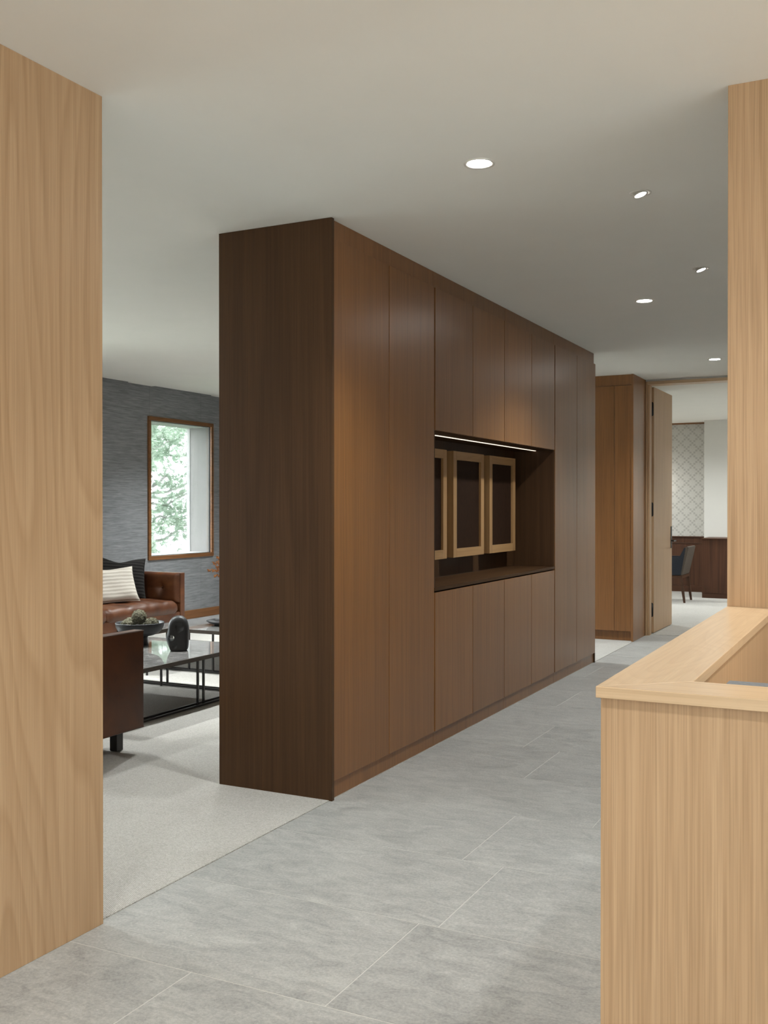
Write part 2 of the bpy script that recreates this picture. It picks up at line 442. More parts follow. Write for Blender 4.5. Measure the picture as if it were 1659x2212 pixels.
car = obj('floor_carpet', BX(-7.22, TX, -3.6, 10.9, -0.02, 0.003), 'carpet')
struct(car, 'pale grey woven carpet of the lounge beside the stone floor')
ft = bmesh.new()                              # bound carpet edge: row of little loops
yy = 2.30
while yy < 4.0:
    bmesh.ops.create_icosphere(ft, subdivisions=1, radius=0.5, matrix=Matrix.Translation((TX-0.002, yy, 0.0015)) @ Matrix.Diagonal((0.009, 0.0095, 0.006, 1)))
    yy += 0.0115
e_ = obj('edge_binding', ft, 'carpet', car, smooth=True); e_['kind'] = 'stuff'
car2 = struct(obj('floor_office', BX(-5.6, 3.2, 10.68, 16.4, -0.02, 0.004), 'carpet'), 'pale carpet of the office beyond the open door')

cl = struct(obj('ceiling', BX(-7.17, 3.4, -3.8, 16.5, H, H+0.12), 'ceiling'), 'smooth pale painted ceiling')
bmc = bmesh.new(); bbox(bmc, -7.55, -7.17, -3.8, 8.34, H+0.012, H+0.12); bbox(bmc, -7.55, -7.17, 8.34, 8.72, H, H+0.12)
bbox(bmc, -7.55, -7.17, 8.72, 9.80, H+0.012, H+0.12); bbox(bmc, -7.55, -7.17, 9.80, 11.0, H, H+0.12)
struct(obj('trim_1', bmc, 'ceiling'), 'shadow gap between the ceiling and the grey lounge wall')

# lounge window wall with three openings
XW, XO = -7.22, -7.54
def wall_x(name, x0, x1, y0, y1, holes, mat, label, z1=H+0.05):
    bm = bmesh.new(); hs = sorted(holes); yc = y0
    for (a, b, c, d) in hs:
        bbox(bm, x0, x1, yc, a, 0, z1); bbox(bm, x0, x1, a, b, 0, c); bbox(bm, x0, x1, a, b, d, z1); yc = b
    bbox(bm, x0, x1, yc, y1, 0, z1)
    return struct(obj(name, bm, mat), label)
def wall_y(name, y0, y1, x0, x1, holes, mat, label, z1=H+0.05):
    bm = bmesh.new(); hs = sorted(holes); xc = x0
    for (a, b, c, d) in hs:
        bbox(bm, xc, a, y0, y1, 0, z1)
        if c > 0: bbox(bm, a, b, y0, y1, 0, c)
        bbox(bm, a, b, y0, y1, d, z1); xc = b
    bbox(bm, xc, x1, y0, y1, 0, z1)
    return struct(obj(name, bm, mat), label)
WIN = [(1.87, 2.96, 0.795, 2.28), (5.02, 6.11, 0.795, 2.28), (8.69, 9.78, 0.795, 2.28)]
wall_x('wall_lounge', XO+0.02, XW, -3.6, 11.0, WIN, 'grasscloth', 'grey grasscloth papered wall of the lounge')
for i, (a, b, c, d) in enumerate(WIN):
    bm = bmesh.new(); f = 0.042; p = 0.020
    w = struct(obj('window_%d' % (i+1), BX(XW-0.016, XW-0.010, a, b, c, d), 'glass'), 'single pane window in a slim walnut frame' if i == 2 else 'lounge window outside the picture')
    for nm, bb in (('frame_top', (a-f, b+f, d, d+f)), ('frame_bottom', (a-f, b+f, c-f, c)), ('frame_side', (a-f, a, c, d)), ('frame_side', (b, b+f, c, d))):
        obj(nm, BX(XW-0.009, XW+p, bb[0], bb[1], bb[2], bb[3], bev=0.002), 'trim_wood', w)
    # dark gasket, deep outer reveal lined with pale wood, white head and sill
    bm = bmesh.new()
    for (q0, q1, r0, r1) in ((a, a+0.004, c, d), (b-0.004, b, c, d), (a, b, c, c+0.004), (a, b, d-0.004, d)):
        bbox(bm, XW-0.018, XW-0.008, q0, q1, r0, r1)
    obj('gasket', bm, 'hinge', w)
    obj('reveal_side', BX(-7.50, XW-0.019, b-0.006, b+0.012, c, d), 'grey_wood', w)
    obj('reveal_side', BX(-7.50, XW-0.019, a-0.012, a+0.006, c, d), 'grey_wood', w)
    obj('outer_trim', BX(-7.556, -7.508, b-0.012, b+0.03, c-0.1, d+0.1, bev=0.002), 'ext_white', w)
    obj('outer_trim', BX(-7.556, -7.508, a-0.03, a+0.012, c-0.1, d+0.1, bev=0.002), 'ext_white', w)
    obj('reveal_head', BX(-7.57, XW-0.019, a, b, d-0.006, d+0.02), 'ext_white', w)
    obj('sill', BX(-7.58, XW-0.019, a, b, c-0.02, c+0.006), 'ext_white', w)
    # wallpaper seam
bm = bmesh.new()
struct(obj('baseboard_lounge', BX(XW, XW+0.016, -3.6, 10.9, 0.006, 0.145, bev=0.002), 'trim_wood'), 'brown wooden baseboard along the grey wall')
wall_y('wall_lounge_far', 10.62, 10.9, -7.5, -2.9, [], 'grasscloth', 'far wall of the lounge')
struct(obj('baseboard_lounge_far', BX(-7.20, -3.31, 10.604, 10.62, 0.003, 0.145, bev=0.002), 'walnut_x'), 'brown wooden baseboard of the far lounge wall')
# entrance side of the room, behind the camera
wall_y('wall_entrance', -3.75, -3.6, -7.5, 3.35, [], 'white_wall', 'entrance wall behind the photographer')
wall_x('wall_right', 3.2, 3.35, -3.6, 10.7, [], 'white_wall', 'right wall of the reception, out of the picture')
for nm, bx4, lab in (('window_4', (-2.6, 1.8, -3.6, -3.59), 'added glazing panel behind the entrance fill light'), ('window_5', (3.19, 3.2, -2.0, 2.4), 'added glazing panel behind the side fill light')):  # unseen invented windows, added to go with the two fill lights
    w = struct(obj(nm, BX(bx4[0], bx4[1], bx4[2], bx4[3], 0.35, 2.55), 'frosted'), lab)
    for z0, z1 in ((0.29, 0.35), (2.55, 2.61)): obj('frame_rail', BX(bx4[0]-0.02, bx4[1]+0.02 if nm == 'window_4' else 3.2, bx4[2], bx4[3]+0.03 if nm == 'window_4' else bx4[3], z0, z1), 'trim_wood', w)
# light oak clad wall on the left
ow = obj('wall_left', BX(-2.40, -2.258, -3.6, 2.487, 0.0, H, bev=0.0015), 'oak')
struct(ow, 'light oak clad wall end on the left')
# oak wall that the reception desk runs into
struct(obj('wall_oak_right', BX(-0.458, 3.2, 3.297, 3.42, 0, H, bev=0.0015), 'oak_rift'), 'rift cut light oak wall rising beside the desk')
# far corridor wall with the door opening
wall_y('wall_far', YF+0.02, YF+0.16, -2.9, 3.3, [(-2.28, -1.20, 0, 2.633)], 'white_wall', 'white wall around the far door')

# door 1: frame and open leaf
d1 = struct(obj('door_1', BX(-2.2785, -2.262, YF, YF+0.175, 0, 2.632, bev=0.0015), 'oak_rift'), 'tall light oak door standing open into the office')
obj('frame_stop', BX(-2.2615, -2.243, YF+0.03, YF+0.13, 0, 2.612, bev=0.0015), 'oak_rift', d1)
obj('frame_head', BX(-2.262, -1.205, YF, YF+0.175, 2.600, 2.632, bev=0.0015), 'oak_x', d1)
obj('frame_jamb', BX(-1.237, -1.201, YF, YF+0.175, 0, 2.600, bev=0.0015), 'oak_rift', d1)
leaf = BX(0, 0.040, 0, 0.91, 0.012, 2.592, bev=0.0015)
ang = math.radians(-0.8)
RT = Matrix.Translation((-2.2705, 10.752, 0)) @ Matrix.Rotation(ang, 4, 'Z')
leaf.transform(RT); lo = obj('leaf', leaf, 'oak_rift', d1)
for z0 in (0.177, 1.233, 2.287):
    hb = bmesh.new()
    tube(hb, [(0.0150, -0.0035, z0+0.0135), (0.0150, -0.0035, z0+0.075), (0.0150, -0.0035, z0+0.1365)], 0.0150, 12)
    lathe(hb, [(0, 0), (0.0095, 0.004), (0.0135, 0.0135)], 12, (0.0150, -0.0035, z0)); lathe(hb, [(0.0135, 0), (0.0095, 0.0095), (0, 0.0135)], 12, (0.0150, -0.0035, z0+0.1365))
    for v in hb.verts: v.co.y = -0.0035+(v.co.y+0.0035)*0.3
    hb.transform(RT @ Matrix.Translation((0.006, 0.001, 0))); obj('hinge', hb, 'hinge', d1, smooth=True)
hp = BX(0.040, 0.047, 0.843, 0.885, 0.872, 1.115, bev=0.0015); hp.transform(RT); ho = obj('handle', hp, 'hinge', d1)
hl = bmesh.new(); tube(hl, [(0.045, 0.864, 0.955), (0.088, 0.864, 0.955)], 0.008, 10); bbox(hl, 0.084, 0.098, 0.735, 0.872, 0.948, 0.962, bev=0.003)
hl.transform(RT); obj('lever', hl, 'hinge', ho)
hp2 = BX(-0.007, 0.0, 0.843, 0.885, 0.872, 1.115, bev=0.0015); hp2.transform(RT); obj('handle', hp2, 'hinge', d1)

# office beyond
struct(obj('wall_office_back', BX(-5.6, -2.50, 16.30, 16.4, 0, H+0.05), 'lattice'), 'lattice patterned wallpaper wall of the office')
struct(obj('wall_office_right', BX(-2.553, 3.3, 15.95, 16.35, 0, H+0.05), 'white_wall'), 'plain white wall beside the lattice wallpaper')
struct(obj('wall_office_left', BX(-5.7, -5.58, 10.7, 16.4, 0, H+0.05), 'white_wall'), 'side wall of the office')
struct(obj('wall_office_side', BX(1.0, 1.1, 10.74, 15.96, 0, H+0.05), 'white_wall'), 'other side wall of the office')
struct(obj('trim_2', BX(-5.58, -2.556, 16.272, 16.299, 2.626, H-0.001), 'walnut_x'), 'thin dark wood crown strip above the lattice wallpaper')
ws = thing('wainscot', 'dark wood panelling under the lattice wallpaper', 'wainscot', (-3.8, 16.28, 0.004))
x = -5.57
while x < -2.57:
    x1 = min(x+0.6, -2.557)
    obj('panel', BX(x+0.001, x1-0.001, 16.280, 16.299, 0.10, 0.76, bev=0.001, seg=1), 'walnut_dark', ws)
    obj('upper_panel', BX(x+0.001, x1-0.001, 16.280, 16.299, 0.772, 0.856, bev=0.001, seg=1), 'walnut_dark', ws); x += 0.6
obj('rail', BX(-5.57, -2.557, 16.272, 16.298, 0.757, 0.772, bev=0.003), 'walnut_x_dark', ws)
obj('cap', BX(-5.57, -2.557, 16.262, 16.299, 0.856, 0.873, bev=0.004), 'walnut_x_dark', ws)
obj('skirting', BX(-5.57, -2.557, 16.270, 16.299, 0.004, 0.098, bev=0.002), 'walnut_x_dark', ws)

# ------------------------------------------------------------------ tall wall unit along the corridor
XF, XK, XB = -2.274, -2.284, -2.890      # door face, recessed kick / filler face, back
Y0, Y1, Y2, Y3 = 3.985, 5.155, 7.400, 8.570
ZK, ZD = 0.083, 2.560
def doors(root, ycuts, z0, z1, names='door', gap=0.003, mat='walnut'):
    for a, b in zip(ycuts, ycuts[1:]):
        obj(names, BX(XF-0.020, XF, a+gap, b-gap, z0, z1, bev=0.0012), mat, root)
def unit(name, label, y0, y1):
    return thing(name, label, 'cabinet', ((XF+XB)/2, (y0+y1)/2, 0), 'dark wood built-in cabinets')
# tall cabinet nearest the camera with its finished end
c1 = unit('tall_cabinet', 'tall dark wood two-door cabinet at the near end of the wall unit', Y0, Y1)
obj('end_panel', BX(XB, -2.267, Y0, Y0+0.022, 0, H-0.001, bev=0.0012), 'walnut_end', c1, 'brown end panel, darkened to stand in for shade')
obj('body', BX(XB, XF-0.032, Y0+0.0225, Y1-0.004, ZK, ZD), 'dark_gap', c1)
obj('top_filler', BX(XB, XK, Y0+0.0225, Y1-0.001, ZD+0.0005, H-0.001), 'walnut', c1)
obj('toe_kick', BX(XB, XK, Y0+0.0225, Y1-0.001, 0, ZK-0.0005), 'walnut', c1)
doors(c1, [Y0+0.023, 4.585, Y1-0.005], ZK, ZD)
# bridge cabinet above the niche
ZN, ZC = 1.770, 0.886
c2 = unit('wall_cabinet', 'dark wood four-door cabinet bridging above the lit niche', Y1, Y2)
obj('body', BX(XB, XF-0.032, Y1+0.001, Y2-0.001, ZN+0.0, ZD), 'dark_gap', c2)
obj('bottom_panel', BX(-2.60, XF-0.021, Y1+0.001, Y2-0.001, ZN-0.006, ZN-0.0005), 'walnut_shaded_y', c2)
obj('top_filler', BX(XB, XK, Y1+0.001, 6.33-0.001, ZD+0.0005, H-0.001), 'walnut', c2)
obj('top_filler', BX(XB, XK, 6.33+0.001, Y2-0.001, ZD+0.0005, H-0.001), 'walnut', c2)
doors(c2, [Y1+0.006, 5.728, 6.287, 6.849, Y2-0.005], ZN-0.004, ZD)
obj('back_panel', BX(-2.63, -2.60, Y1+0.001, Y2-0.001, ZC+0.001, ZN-0.001), 'walnut_end', c2)
obj('niche_side', BX(-2.599, XF-0.003, Y1+0.001, Y1+0.008, ZC+0.001, ZN-0.007), 'walnut_end', c2)
obj('niche_side', BX(-2.599, XF-0.003, Y2-0.008, Y2-0.001, ZC+0.001, ZN-0.007), 'walnut_end', c2)
obj('light_strip', BX(-2.431, -2.419, Y1+0.02, Y2-0.012, ZN-0.010, ZN-0.0065), 'led', c2, 'glowing warm white light strip')
# base cabinet
c3 = unit('base_cabinet', 'low dark wood four-door cabinet under the niche counter', Y1, Y2)
obj('body', BX(XB, XF-0.032, Y1+0.001, Y2-0.001, ZK, 0.866), 'dark_gap', c3)
obj('toe_kick', BX(XB, XK, Y1+0.001, 6.30, 0, ZK-0.0005), 'walnut', c3)
obj('toe_kick', BX(XB, XK, 6.302, Y2-0.001, 0, ZK-0.0005), 'walnut', c3)
doors(c3, [Y1+0.006, 5.728, 6.287, 6.849, Y2-0.005], ZK, 0.858)
ct = obj('countertop', BX(-2.60, XF, Y1+0.001, Y2-0.001, 0.8665, ZC, bev=0.0012), 'walnut_shaded_y')
tag(ct, 'slim dark wood counter slab in the niche of the wall unit', 'countertop')
# far tall cabinet
c4 = unit('tall_cabinet', 'tall dark wood two-door cabinet at the far end of the wall unit', Y2, Y3)
obj('body', BX(XB, XF-0.032, Y2+0.004, Y3-0.0225, ZK, ZD), 'dark_gap', c4)
obj('top_filler', BX(XB, XK, Y2+0.001, Y3-0.0225, ZD+0.0005, H-0.001), 'walnut', c4)
obj('toe_kick', BX(XB, XK, Y2+0.001, Y3-0.0225, 0, ZK-0.0005), 'walnut', c4)
doors(c4, [Y2+0.006, 8.001, Y3-0.001], ZK, ZD)
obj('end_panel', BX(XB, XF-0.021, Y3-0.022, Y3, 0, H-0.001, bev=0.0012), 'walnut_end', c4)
ep = bmesh.new(); bbox(ep, XF-0.022, XF, Y3-0.022, Y3, 0, ZK-0.002); 

obj('end_foot', ep, 'walnut_end', c4)

# three oak frames hung on the niche back
for k in range(3):
    yc = 6.272+(k-1)*0.652; hw = 0.272; z0, z1 = 1.010, 1.697; xf, xb = -2.515, -2.572
    lab = ['light oak framed dark panel in the niche, partly hidden by the near cabinet', 'light oak framed dark panel in the middle of the niche', 'light oak framed dark panel nearest the far side of the niche'][k]
    fr = thing('picture_frame', lab, 'picture frame', (-2.572, yc, z0), 'framed panels in the niche')
    wv, wh = 0.057, 0.056
    obj('stile', BX(xb, xf, yc-hw, yc-hw+wv, z0, z1, bev=0.0012), 'oak_frame', fr)
    obj('stile', BX(xb, xf, yc+hw-wv, yc+hw, z0, z1, bev=0.0012), 'oak_frame', fr)
    obj('rail', BX(xb, xf, yc-hw+wv, yc+hw-wv, z1-wh, z1, bev=0.0012), 'oak_frame_y', fr)
    obj('rail', BX(xb, xf, yc-hw+wv, yc+hw-wv, z0, z0+wh, bev=0.0012), 'oak_frame_y', fr)
    obj('panel', BX(xb+0.004, xf-0.016, yc-hw+wv, yc+hw-wv, z0+wh, z1-wh), 'canvas', fr, 'dark brown panel')
    obj('cleat', BX(-2.5995, xb, yc-0.12, yc+0.12, z1-0.16, z1-0.08), 'dark_gap', fr)

# second wardrobe at the end of the corridor
fc = thing('corridor_wardrobe', 'dark wood two-door wardrobe at the end of the corridor beside the open door', 'wardrobe', (-2.6, 10.3, 0), 'dark wood built-in cabinets')
obj('side_panel', BX(-2.300, -2.280, 10.022, YF+0.015, 0, H-0.001, bev=0.0012), 'walnut', fc)
obj('body', BX(-3.3, -2.301, 10.060, YF+0.015, 0.10, 2.54), 'dark_gap', fc)
obj('toe_kick', BX(-3.3, -2.301, 10.075, 10.10, 0.0, 0.0995), 'walnut', fc)
obj('top_filler', BX(-3.3, -2.301, 10.050, 10.10, 2.545, H-0.001), 'walnut', fc)
for a, b in ((-2.895, -2.685), (-2.683, -2.4725), (-2.4695, -2.302)):
    obj('door', BX(a, b, 10.034, 10.056, 0.100, 2.541, bev=0.0012), 'walnut', fc)

# ------------------------------------------------------------------ reception desk
XD0, YD0, ZT = -0.458, 1.729, 1.028
dk = thing('reception_desk', 'light oak L-shaped reception desk with mitred top in the foreground', 'desk', (0.2, 2.4, 0))
ca = 0.0197
b1 = prism(bmesh.new(), [(XD0, YD0), (-0.315, 1.856), (-0.315, 3.296), (XD0, 3.296)], ZT-ca, ZT)
bmesh.ops.bevel(b1, geom=b1.edges[:], offset=0.0008, segments=1, affect='EDGES')
obj('ledge', b1, 'oak_y', dk)
b2 = prism(bmesh.new(), [(XD0, YD0), (1.4, YD0), (1.4, 1.856), (-0.315, 1.856)], ZT-ca, ZT)
bmesh.ops.bevel(b2, geom=b2.edges[:], offset=0.0008, segments=1, affect='EDGES')
obj('ledge', b2, 'oak_x', dk)
obj('front_panel', BX(XD0+0.006, 1.39, YD0+0.012, YD0+0.030, 0.0, ZT-ca, bev=0.001), 'oak_rift', dk)
obj('inner_front_panel', BX(-0.32, 1.39, 1.828, 1.848, 0.0, ZT-ca, bev=0.001), 'oak_rift', dk)
obj('side_panel', BX(XD0+0.006, XD0+0.026, YD0+0.031, 3.296, 0.0, ZT-ca, bev=0.001), 'oak_rift', dk)
obj('inner_side_panel', BX(-0.341, -0.321, 1.849, 3.296, 0.0, ZT-ca, bev=0.001), 'oak_rift', dk)
obj('worktop', BX(-0.3205, 1.39, 1.849, 2.55, 0.72, 0.745, bev=0.001), 'oak_x', dk)
eq = thing('desk_equipment', 'flat grey slab top of equipment just showing behind the desk front', 'equipment', (0.0, 2.03, 0.745))
obj('shell', BX(-0.284, 0.30, 2.005, 2.068, 0.80, 1.0, bev=0.004), 'grey_slab', eq)
obj('stand', BX(-0.05, 0.09, 2.02, 2.055, 0.7575, 0.80, bev=0.003), 'grey_slab', eq)
obj('foot', BX(-0.12, 0.16, 1.95, 2.12, 0.745, 0.757, bev=0.003), 'grey_slab', eq)

# ------------------------------------------------------------------ ceiling lamps
def spot(name, loc, power, parent, size=2.2, blend=1.0, rad=0.04, color=(0.945, 1.0, 1.0), rot=(0, 0, 0)):
    l = D.lights.new(name, 'SPOT'); l.energy = power; l.spot_size = size; l.spot_blend = blend; l.shadow_soft_size = rad; l.color = color
    o = D.objects.new(name, l); COL.objects.link(o); o.parent = parent; o.location = Vector(loc)-LOC[parent.name]; o.rotation_euler = rot
    return o
def downlight(x, y, label, power, group, rad=0.060, lens=0.045, size=2.2):
    t = thing('downlight', label, 'ceiling lamp', (x, y, H), group)
    obj('trim_ring', lathe(bmesh.new(), [(lens, -0.0005), (lens+0.004, -0.003), (rad-0.001, -0.0042), (rad, -0.0005)], 48, (x, y, H)), 'trim_white', t, smooth=True)
    obj('lens', lathe(bmesh.new(), [(0, -0.0022), (lens, -0.0012), (lens, -0.0004), (0, -0.0004)], 40, (x, y, H)), 'lens', t)
    spot('lamp_light', (x, y, H-0.03), power, t, rad=0.035, size=size)
    return t
GC = 'round ceiling downlights over the corridor'
for yy, lb in ((3.616, 'largest round downlight, nearest the camera above the corridor'), (6.502, 'round downlight above the middle of the corridor'), (9.361, 'farthest round downlight close to the office door')):
    downlight(-1.41, yy, lb, SPOT_MAIN, GC)
for yy, lb in ((0.74, 'round corridor downlight directly above the photographer, out of the picture'), (-2.14, 'round corridor downlight nearest the entrance wall, out of the picture')):
    downlight(-1.41, yy, lb, SPOT_BACK, GC)
for xx, yy, lb in ((0.6, 0.74, 'round downlight in front of the reception desk, out of the picture'), (0.6, -2.14, 'round downlight by the entrance wall, out of the picture'), (0.363, 2.55, 'round downlight above the reception desk, out of the picture')):
    downlight(xx, yy, lb, SPOT_DESK if yy < 2 else SPOT_DESK*1.9, GC)
for yy, lb in ((4.256, 'nearer small tilted ceiling spotlight'), (5.758, 'farther small tilted ceiling spotlight')):
    t = thing('spotlight', lb, 'ceiling lamp', (-0.94, yy, H), 'small tilted ceiling spotlights')
    obj('trim_ring', lathe(bmesh.new(), [(0.032, -0.0005), (0.035, -0.003), (0.044, -0.0038), (0.045, -0.0005)], 40, (-0.94, yy, H)), 'trim_white', t, smooth=True)
    b_ = lathe(bmesh.new(), [(0, -0.002), (0.024, -0.001), (0.0241, -0.0009)], 32)
    b_.transform(Matrix.Translation((-0.94, yy, H-0.0088)) @ Matrix.Rotation(math.radians(-18), 4, 'Y'))
    obj('lens', b_, 'lens_small', t)
    g_ = lathe(bmesh.new(), [(0.0243, -0.001), (0.029, -0.0015), (0.029, 0.002), (0, 0.002)], 32)
    g_.transform(Matrix.Translation((-0.94, yy, H-0.0088)) @ Matrix.Rotation(math.radians(-18), 4, 'Y'))
    obj('gimbal', g_, 'trim_white', t, smooth=True)
    spot('lamp_light', (-0.94, yy, H-0.04), SPOT_MAIN*0.55, t, size=1.6, rad=0.03, rot=(0, math.radians(-35), 0))
for xx, yy, lb in ((-4.25, 6.2, 'round lounge downlight above the front coffee table'), (-5.75, 5.3, 'round lounge downlight above the sofa'), (-4.25, 8.6, 'round lounge downlight behind the wall unit'), (-5.75, 8.6, 'round lounge downlight near the visible window'), (-4.25, 2.9, 'round lounge downlight behind the armchair'), (-5.75, 2.9, 'round lounge downlight in the far corner from the tables')):
    downlight(xx, yy, lb, SPOT_LOUNGE if yy > 7 else SPOT_LOUNGE*0.88 if yy > 3 else SPOT_LOUNGE*0.3, 'round ceiling downlights over the lounge')
for xx, yy, lb in ((-0.9, 13.3, 'round office downlight right of the door'), (-3.9, 13.3, 'round office downlight behind the open door leaf'), (-0.9, 14.9, 'round office downlight above the credenza end'), (-3.9, 15.0, 'round office downlight before the lattice wallpaper')):
    downlight(xx, yy, lb, SPOT_OFFICE, 'round ceiling downlights over the office', size=2.8)
# office wall sconce, hidden behind the door leaf; only its glow shows
sc = thing('wall_sconce', 'small wall sconce hidden behind the open door', 'wall lamp', (-3.30, 16.29, 1.62))
obj('back_plate', BX(-3.34, -3.26, 16.285, 16.299, 1.58, 1.70, bev=0.002), 'bronze', sc)
obj('shade', lathe(bmesh.new(), [(0.030, 0), (0.045, 0.05), (0.045, 0.17), (0.030, 0.22)], 24, (-3.30, 16.225, 1.58)), 'sconce', sc)
obj('arm', BX(-3.31, -3.29, 16.232, 16.286, 1.615, 1.635), 'bronze', sc)

# ------------------------------------------------------------------ lounge furniture
def puffy(w, h, nx, ny, depth, dip, cols, rows, edge=0.05, row_off=True):
    """tufted panel in its own (u, v, n) space: buttons on a grid, seams between them"""
    bm = bmesh.new(); vs = []
    btn = []
    for r in range(rows):
        for c in range(cols):
            btn.append(((c+0.5)*w/cols, (r+0.5)*h/rows))
    for j in range(ny+1):
        row = []
        for i in range(nx+1):
            u, v = w*i/nx, h*j/ny
            e = min(u, w-u, v, h-v)
            k = min(1, e/edge); n = depth*math.sqrt(max(0, 1-(1-k)**2))
            for (bu, bv) in btn:
                d = math.hypot(u-bu, v-bv)
                n -= dip*math.exp(-(d/0.045)**2)
                n -= dip*0.22*math.exp(-(abs(u-bu)/0.009)**2)*math.exp(-(abs(v-bv)/(h/rows*0.6))**4)
                n -= dip*0.12*math.exp(-(abs(v-bv)/0.008)**2)*math.exp(-(abs(u-bu)/(w/cols*0.5))**4)
            row.append(bm.verts.new((u, v, n)))
        vs.append(row)
    for j in range(ny):
        for i in range(nx):
            bm.faces.new((vs[j][i], vs[j][i+1], vs[j+1][i+1], vs[j+1][i]))
    return bm, btn
def frame_m(o, u, v, n):
    m = Matrix.Identity(4)
    for i, a in enumerate((u, v, n)):
        for r in range(3): m[r][i] = a[r]
    for r in range(3): m[r][3] = o[r]
    return m
def tuxedo(name, label, cat, width, depth, seat_h, arm_h, loc, rotz, cols, bottom=0.13, arm_t=0.068, leg=0.05, nseat=2):
    """box-shaped sofa: local x along the width, front is -y, origin on the floor under the back left corner"""
    t = thing(name, label, cat, loc, None, rotz)
    def part(nm, bm, mat='leather', smooth=True, lab=None):
        o = obj(nm, bm, mat, t, lab, smooth=smooth, local=True); return o
    o = part('frame', BX(arm_t, width-arm_t, -depth+0.03, -0.02, bottom, seat_h-0.13, bev=0.012), smooth=False); smooth_by_angle(o)
    for a, b in ((0, arm_t), (width-arm_t, width)):
        o = part('arm', BX(a, b, -depth, -0.0, bottom, arm_h, bev=0.008, seg=3), smooth=False); smooth_by_angle(o)
        for zz in (arm_h-0.004, bottom+0.004):
            xo = a+0.002 if a == 0 else b-0.002
            obj('piping', tube(bmesh.new(), [(xo, -depth+0.002, zz), (xo, -0.002, zz)], 0.0035, 6), 'leather', o, smooth=True, local=True)
    o = part('back', BX(arm_t+0.001, width-arm_t-0.001, -0.10, 0.0, bottom, arm_h, bev=0.008, seg=3), smooth=False); smooth_by_angle(o)
    iw = width-2*arm_t
    bh = arm_h-seat_h+0.03
    pb, btn = puffy(iw, bh, max(30, int(iw*44)), 24, 0.055, 0.032, cols, 1)
    pb.transform(frame_m((arm_t, -0.10, seat_h-0.03), (1, 0, 0), (0, 0, 1), (0, -1, 0)))
    part('back_cushion', pb)
    for bu, bv in btn:
        s = bmesh.new(); bmesh.ops.create_uvsphere(s, u_segments=10, v_segments=6, radius=0.010, matrix=Matrix.Translation((arm_t+bu, -0.10-0.028, seat_h-0.03+bv)) @ Matrix.Diagonal((1, 0.5, 1, 1)))
        part('button', s)
    for sx in (0, 1):
        ad = depth-0.10-0.01
        pa, btn = puffy(ad, bh, 36, 24, 0.04, 0.03, max(1, round(ad/0.40)), 1)
        if sx == 0: mm = frame_m((arm_t, -0.10, seat_h-0.03), (0, -1, 0), (0, 0, 1), (1, 0, 0))
        else: mm = frame_m((width-arm_t, -depth+0.01, seat_h-0.03), (0, 1, 0), (0, 0, 1), (-1, 0, 0))
        pa.transform(mm); bmesh.ops.recalc_face_normals(pa, faces=pa.faces[:])
        part('arm_cushion', pa)
        for bu, bv in btn:
            s = bmesh.new(); c = mm @ Vector((bu, bv, 0.013))
            bmesh.ops.create_uvsphere(s, u_segments=10, v_segments=6, radius=0.010, matrix=Matrix.Translation(c) @ Matrix.Diagonal((0.5, 1, 1, 1)))
            part('button', s)
    sw = (iw-0.08)/nseat
    for k in range(nseat):
        x0 = arm_t+0.04+k*sw; b = bmesh.new()
        prof = []
        y_b, y_f = -0.15, -depth-0.015; zt, zb = seat_h, seat_h-0.14
        r = 0.065
        prof.append((y_b, zb)); prof.append((y_b, zt))
        for q in range(1, 7): prof.append((y_b+(y_f+r-y_b)*q/6, zt+0.014*math.sin(PI*q/6.0)))
        for q in range(1, 7):
            a_ = q/6*PI/2; prof.append((y_f+r-r*math.sin(a_), zt-r+r*math.cos(a_)))
        prof.append((y_f, zb+0.04)); prof.append((y_f+0.03, zb))
        nxs = 26; rows = []
        for i in range(nxs+1):
            s_ = i/nxs; e = min(s_, 1-s_)*sw; kx = min(1, e/0.05); pz = math.sqrt(1-(1-kx)**2)
            seam = 0.006*math.exp(-(((s_*4) % 1-0.5)*sw/4/0.006)**2)
            cyc, czc = (y_b+y_f)/2, (zb+zt)/2
            wr = 0.004*math.sin(s_*37+k)+0.003*math.sin(s_*61)
            rows.append([b.verts.new((x0+0.002+s_*(sw-0.004), cyc+(py-cyc)*(0.955+0.045*pz)+(seam if py < cyc-0.2 else 0), czc+(pz_-czc)*(0.80+0.20*pz)-(seam if pz_ > zt-0.1 else 0)+(wr if pz_ > zt-0.05 else 0))) for py, pz_ in prof])
        npf = len(prof)
        for i in range(nxs):
            for q in range(npf): b.faces.new((rows[i][q], rows[i][(q+1) % npf], rows[i+1][(q+1) % npf], rows[i+1][q]))
        b.faces.new(rows[0]); b.faces.new(list(reversed(rows[-1]))); bmesh.ops.recalc_face_normals(b, faces=b.faces[:])
        part('seat_cushion', b)
    o = part('front_rail', BX(arm_t+0.001, width-arm_t-0.001, -depth+0.004, -depth+0.029, bottom, seat_h-0.115, bev=0.006), smooth=False); smooth_by_angle(o)
    for lx in (0.10, width-0.16):
        for ly in (-depth+0.055, -0.13):
            part('leg', BX(lx, lx+leg, ly, ly+leg, 0.006, bottom+0.01, bev=0.002), 'black', False, 'black square leg')
    return t
# sofa against the window wall, facing the corridor (+x): local -y -> world +x, so rotate by +90 deg
tuxedo('sofa', 'brown leather tufted sofa under the window wall', 'sofa', 2.20, 0.92, 0.425, 0.690, (-7.13, 5.795, 0), PI/2, 5)
# armchair in front, facing the tables (+y): rotate by 180 deg
tuxedo('armchair', 'brown leather box armchair seen from its outer side, next to the oak wall', 'armchair', 0.88, 0.87, 0.425, 0.664, (-3.660, 3.483, 0), PI, 2, nseat=1)

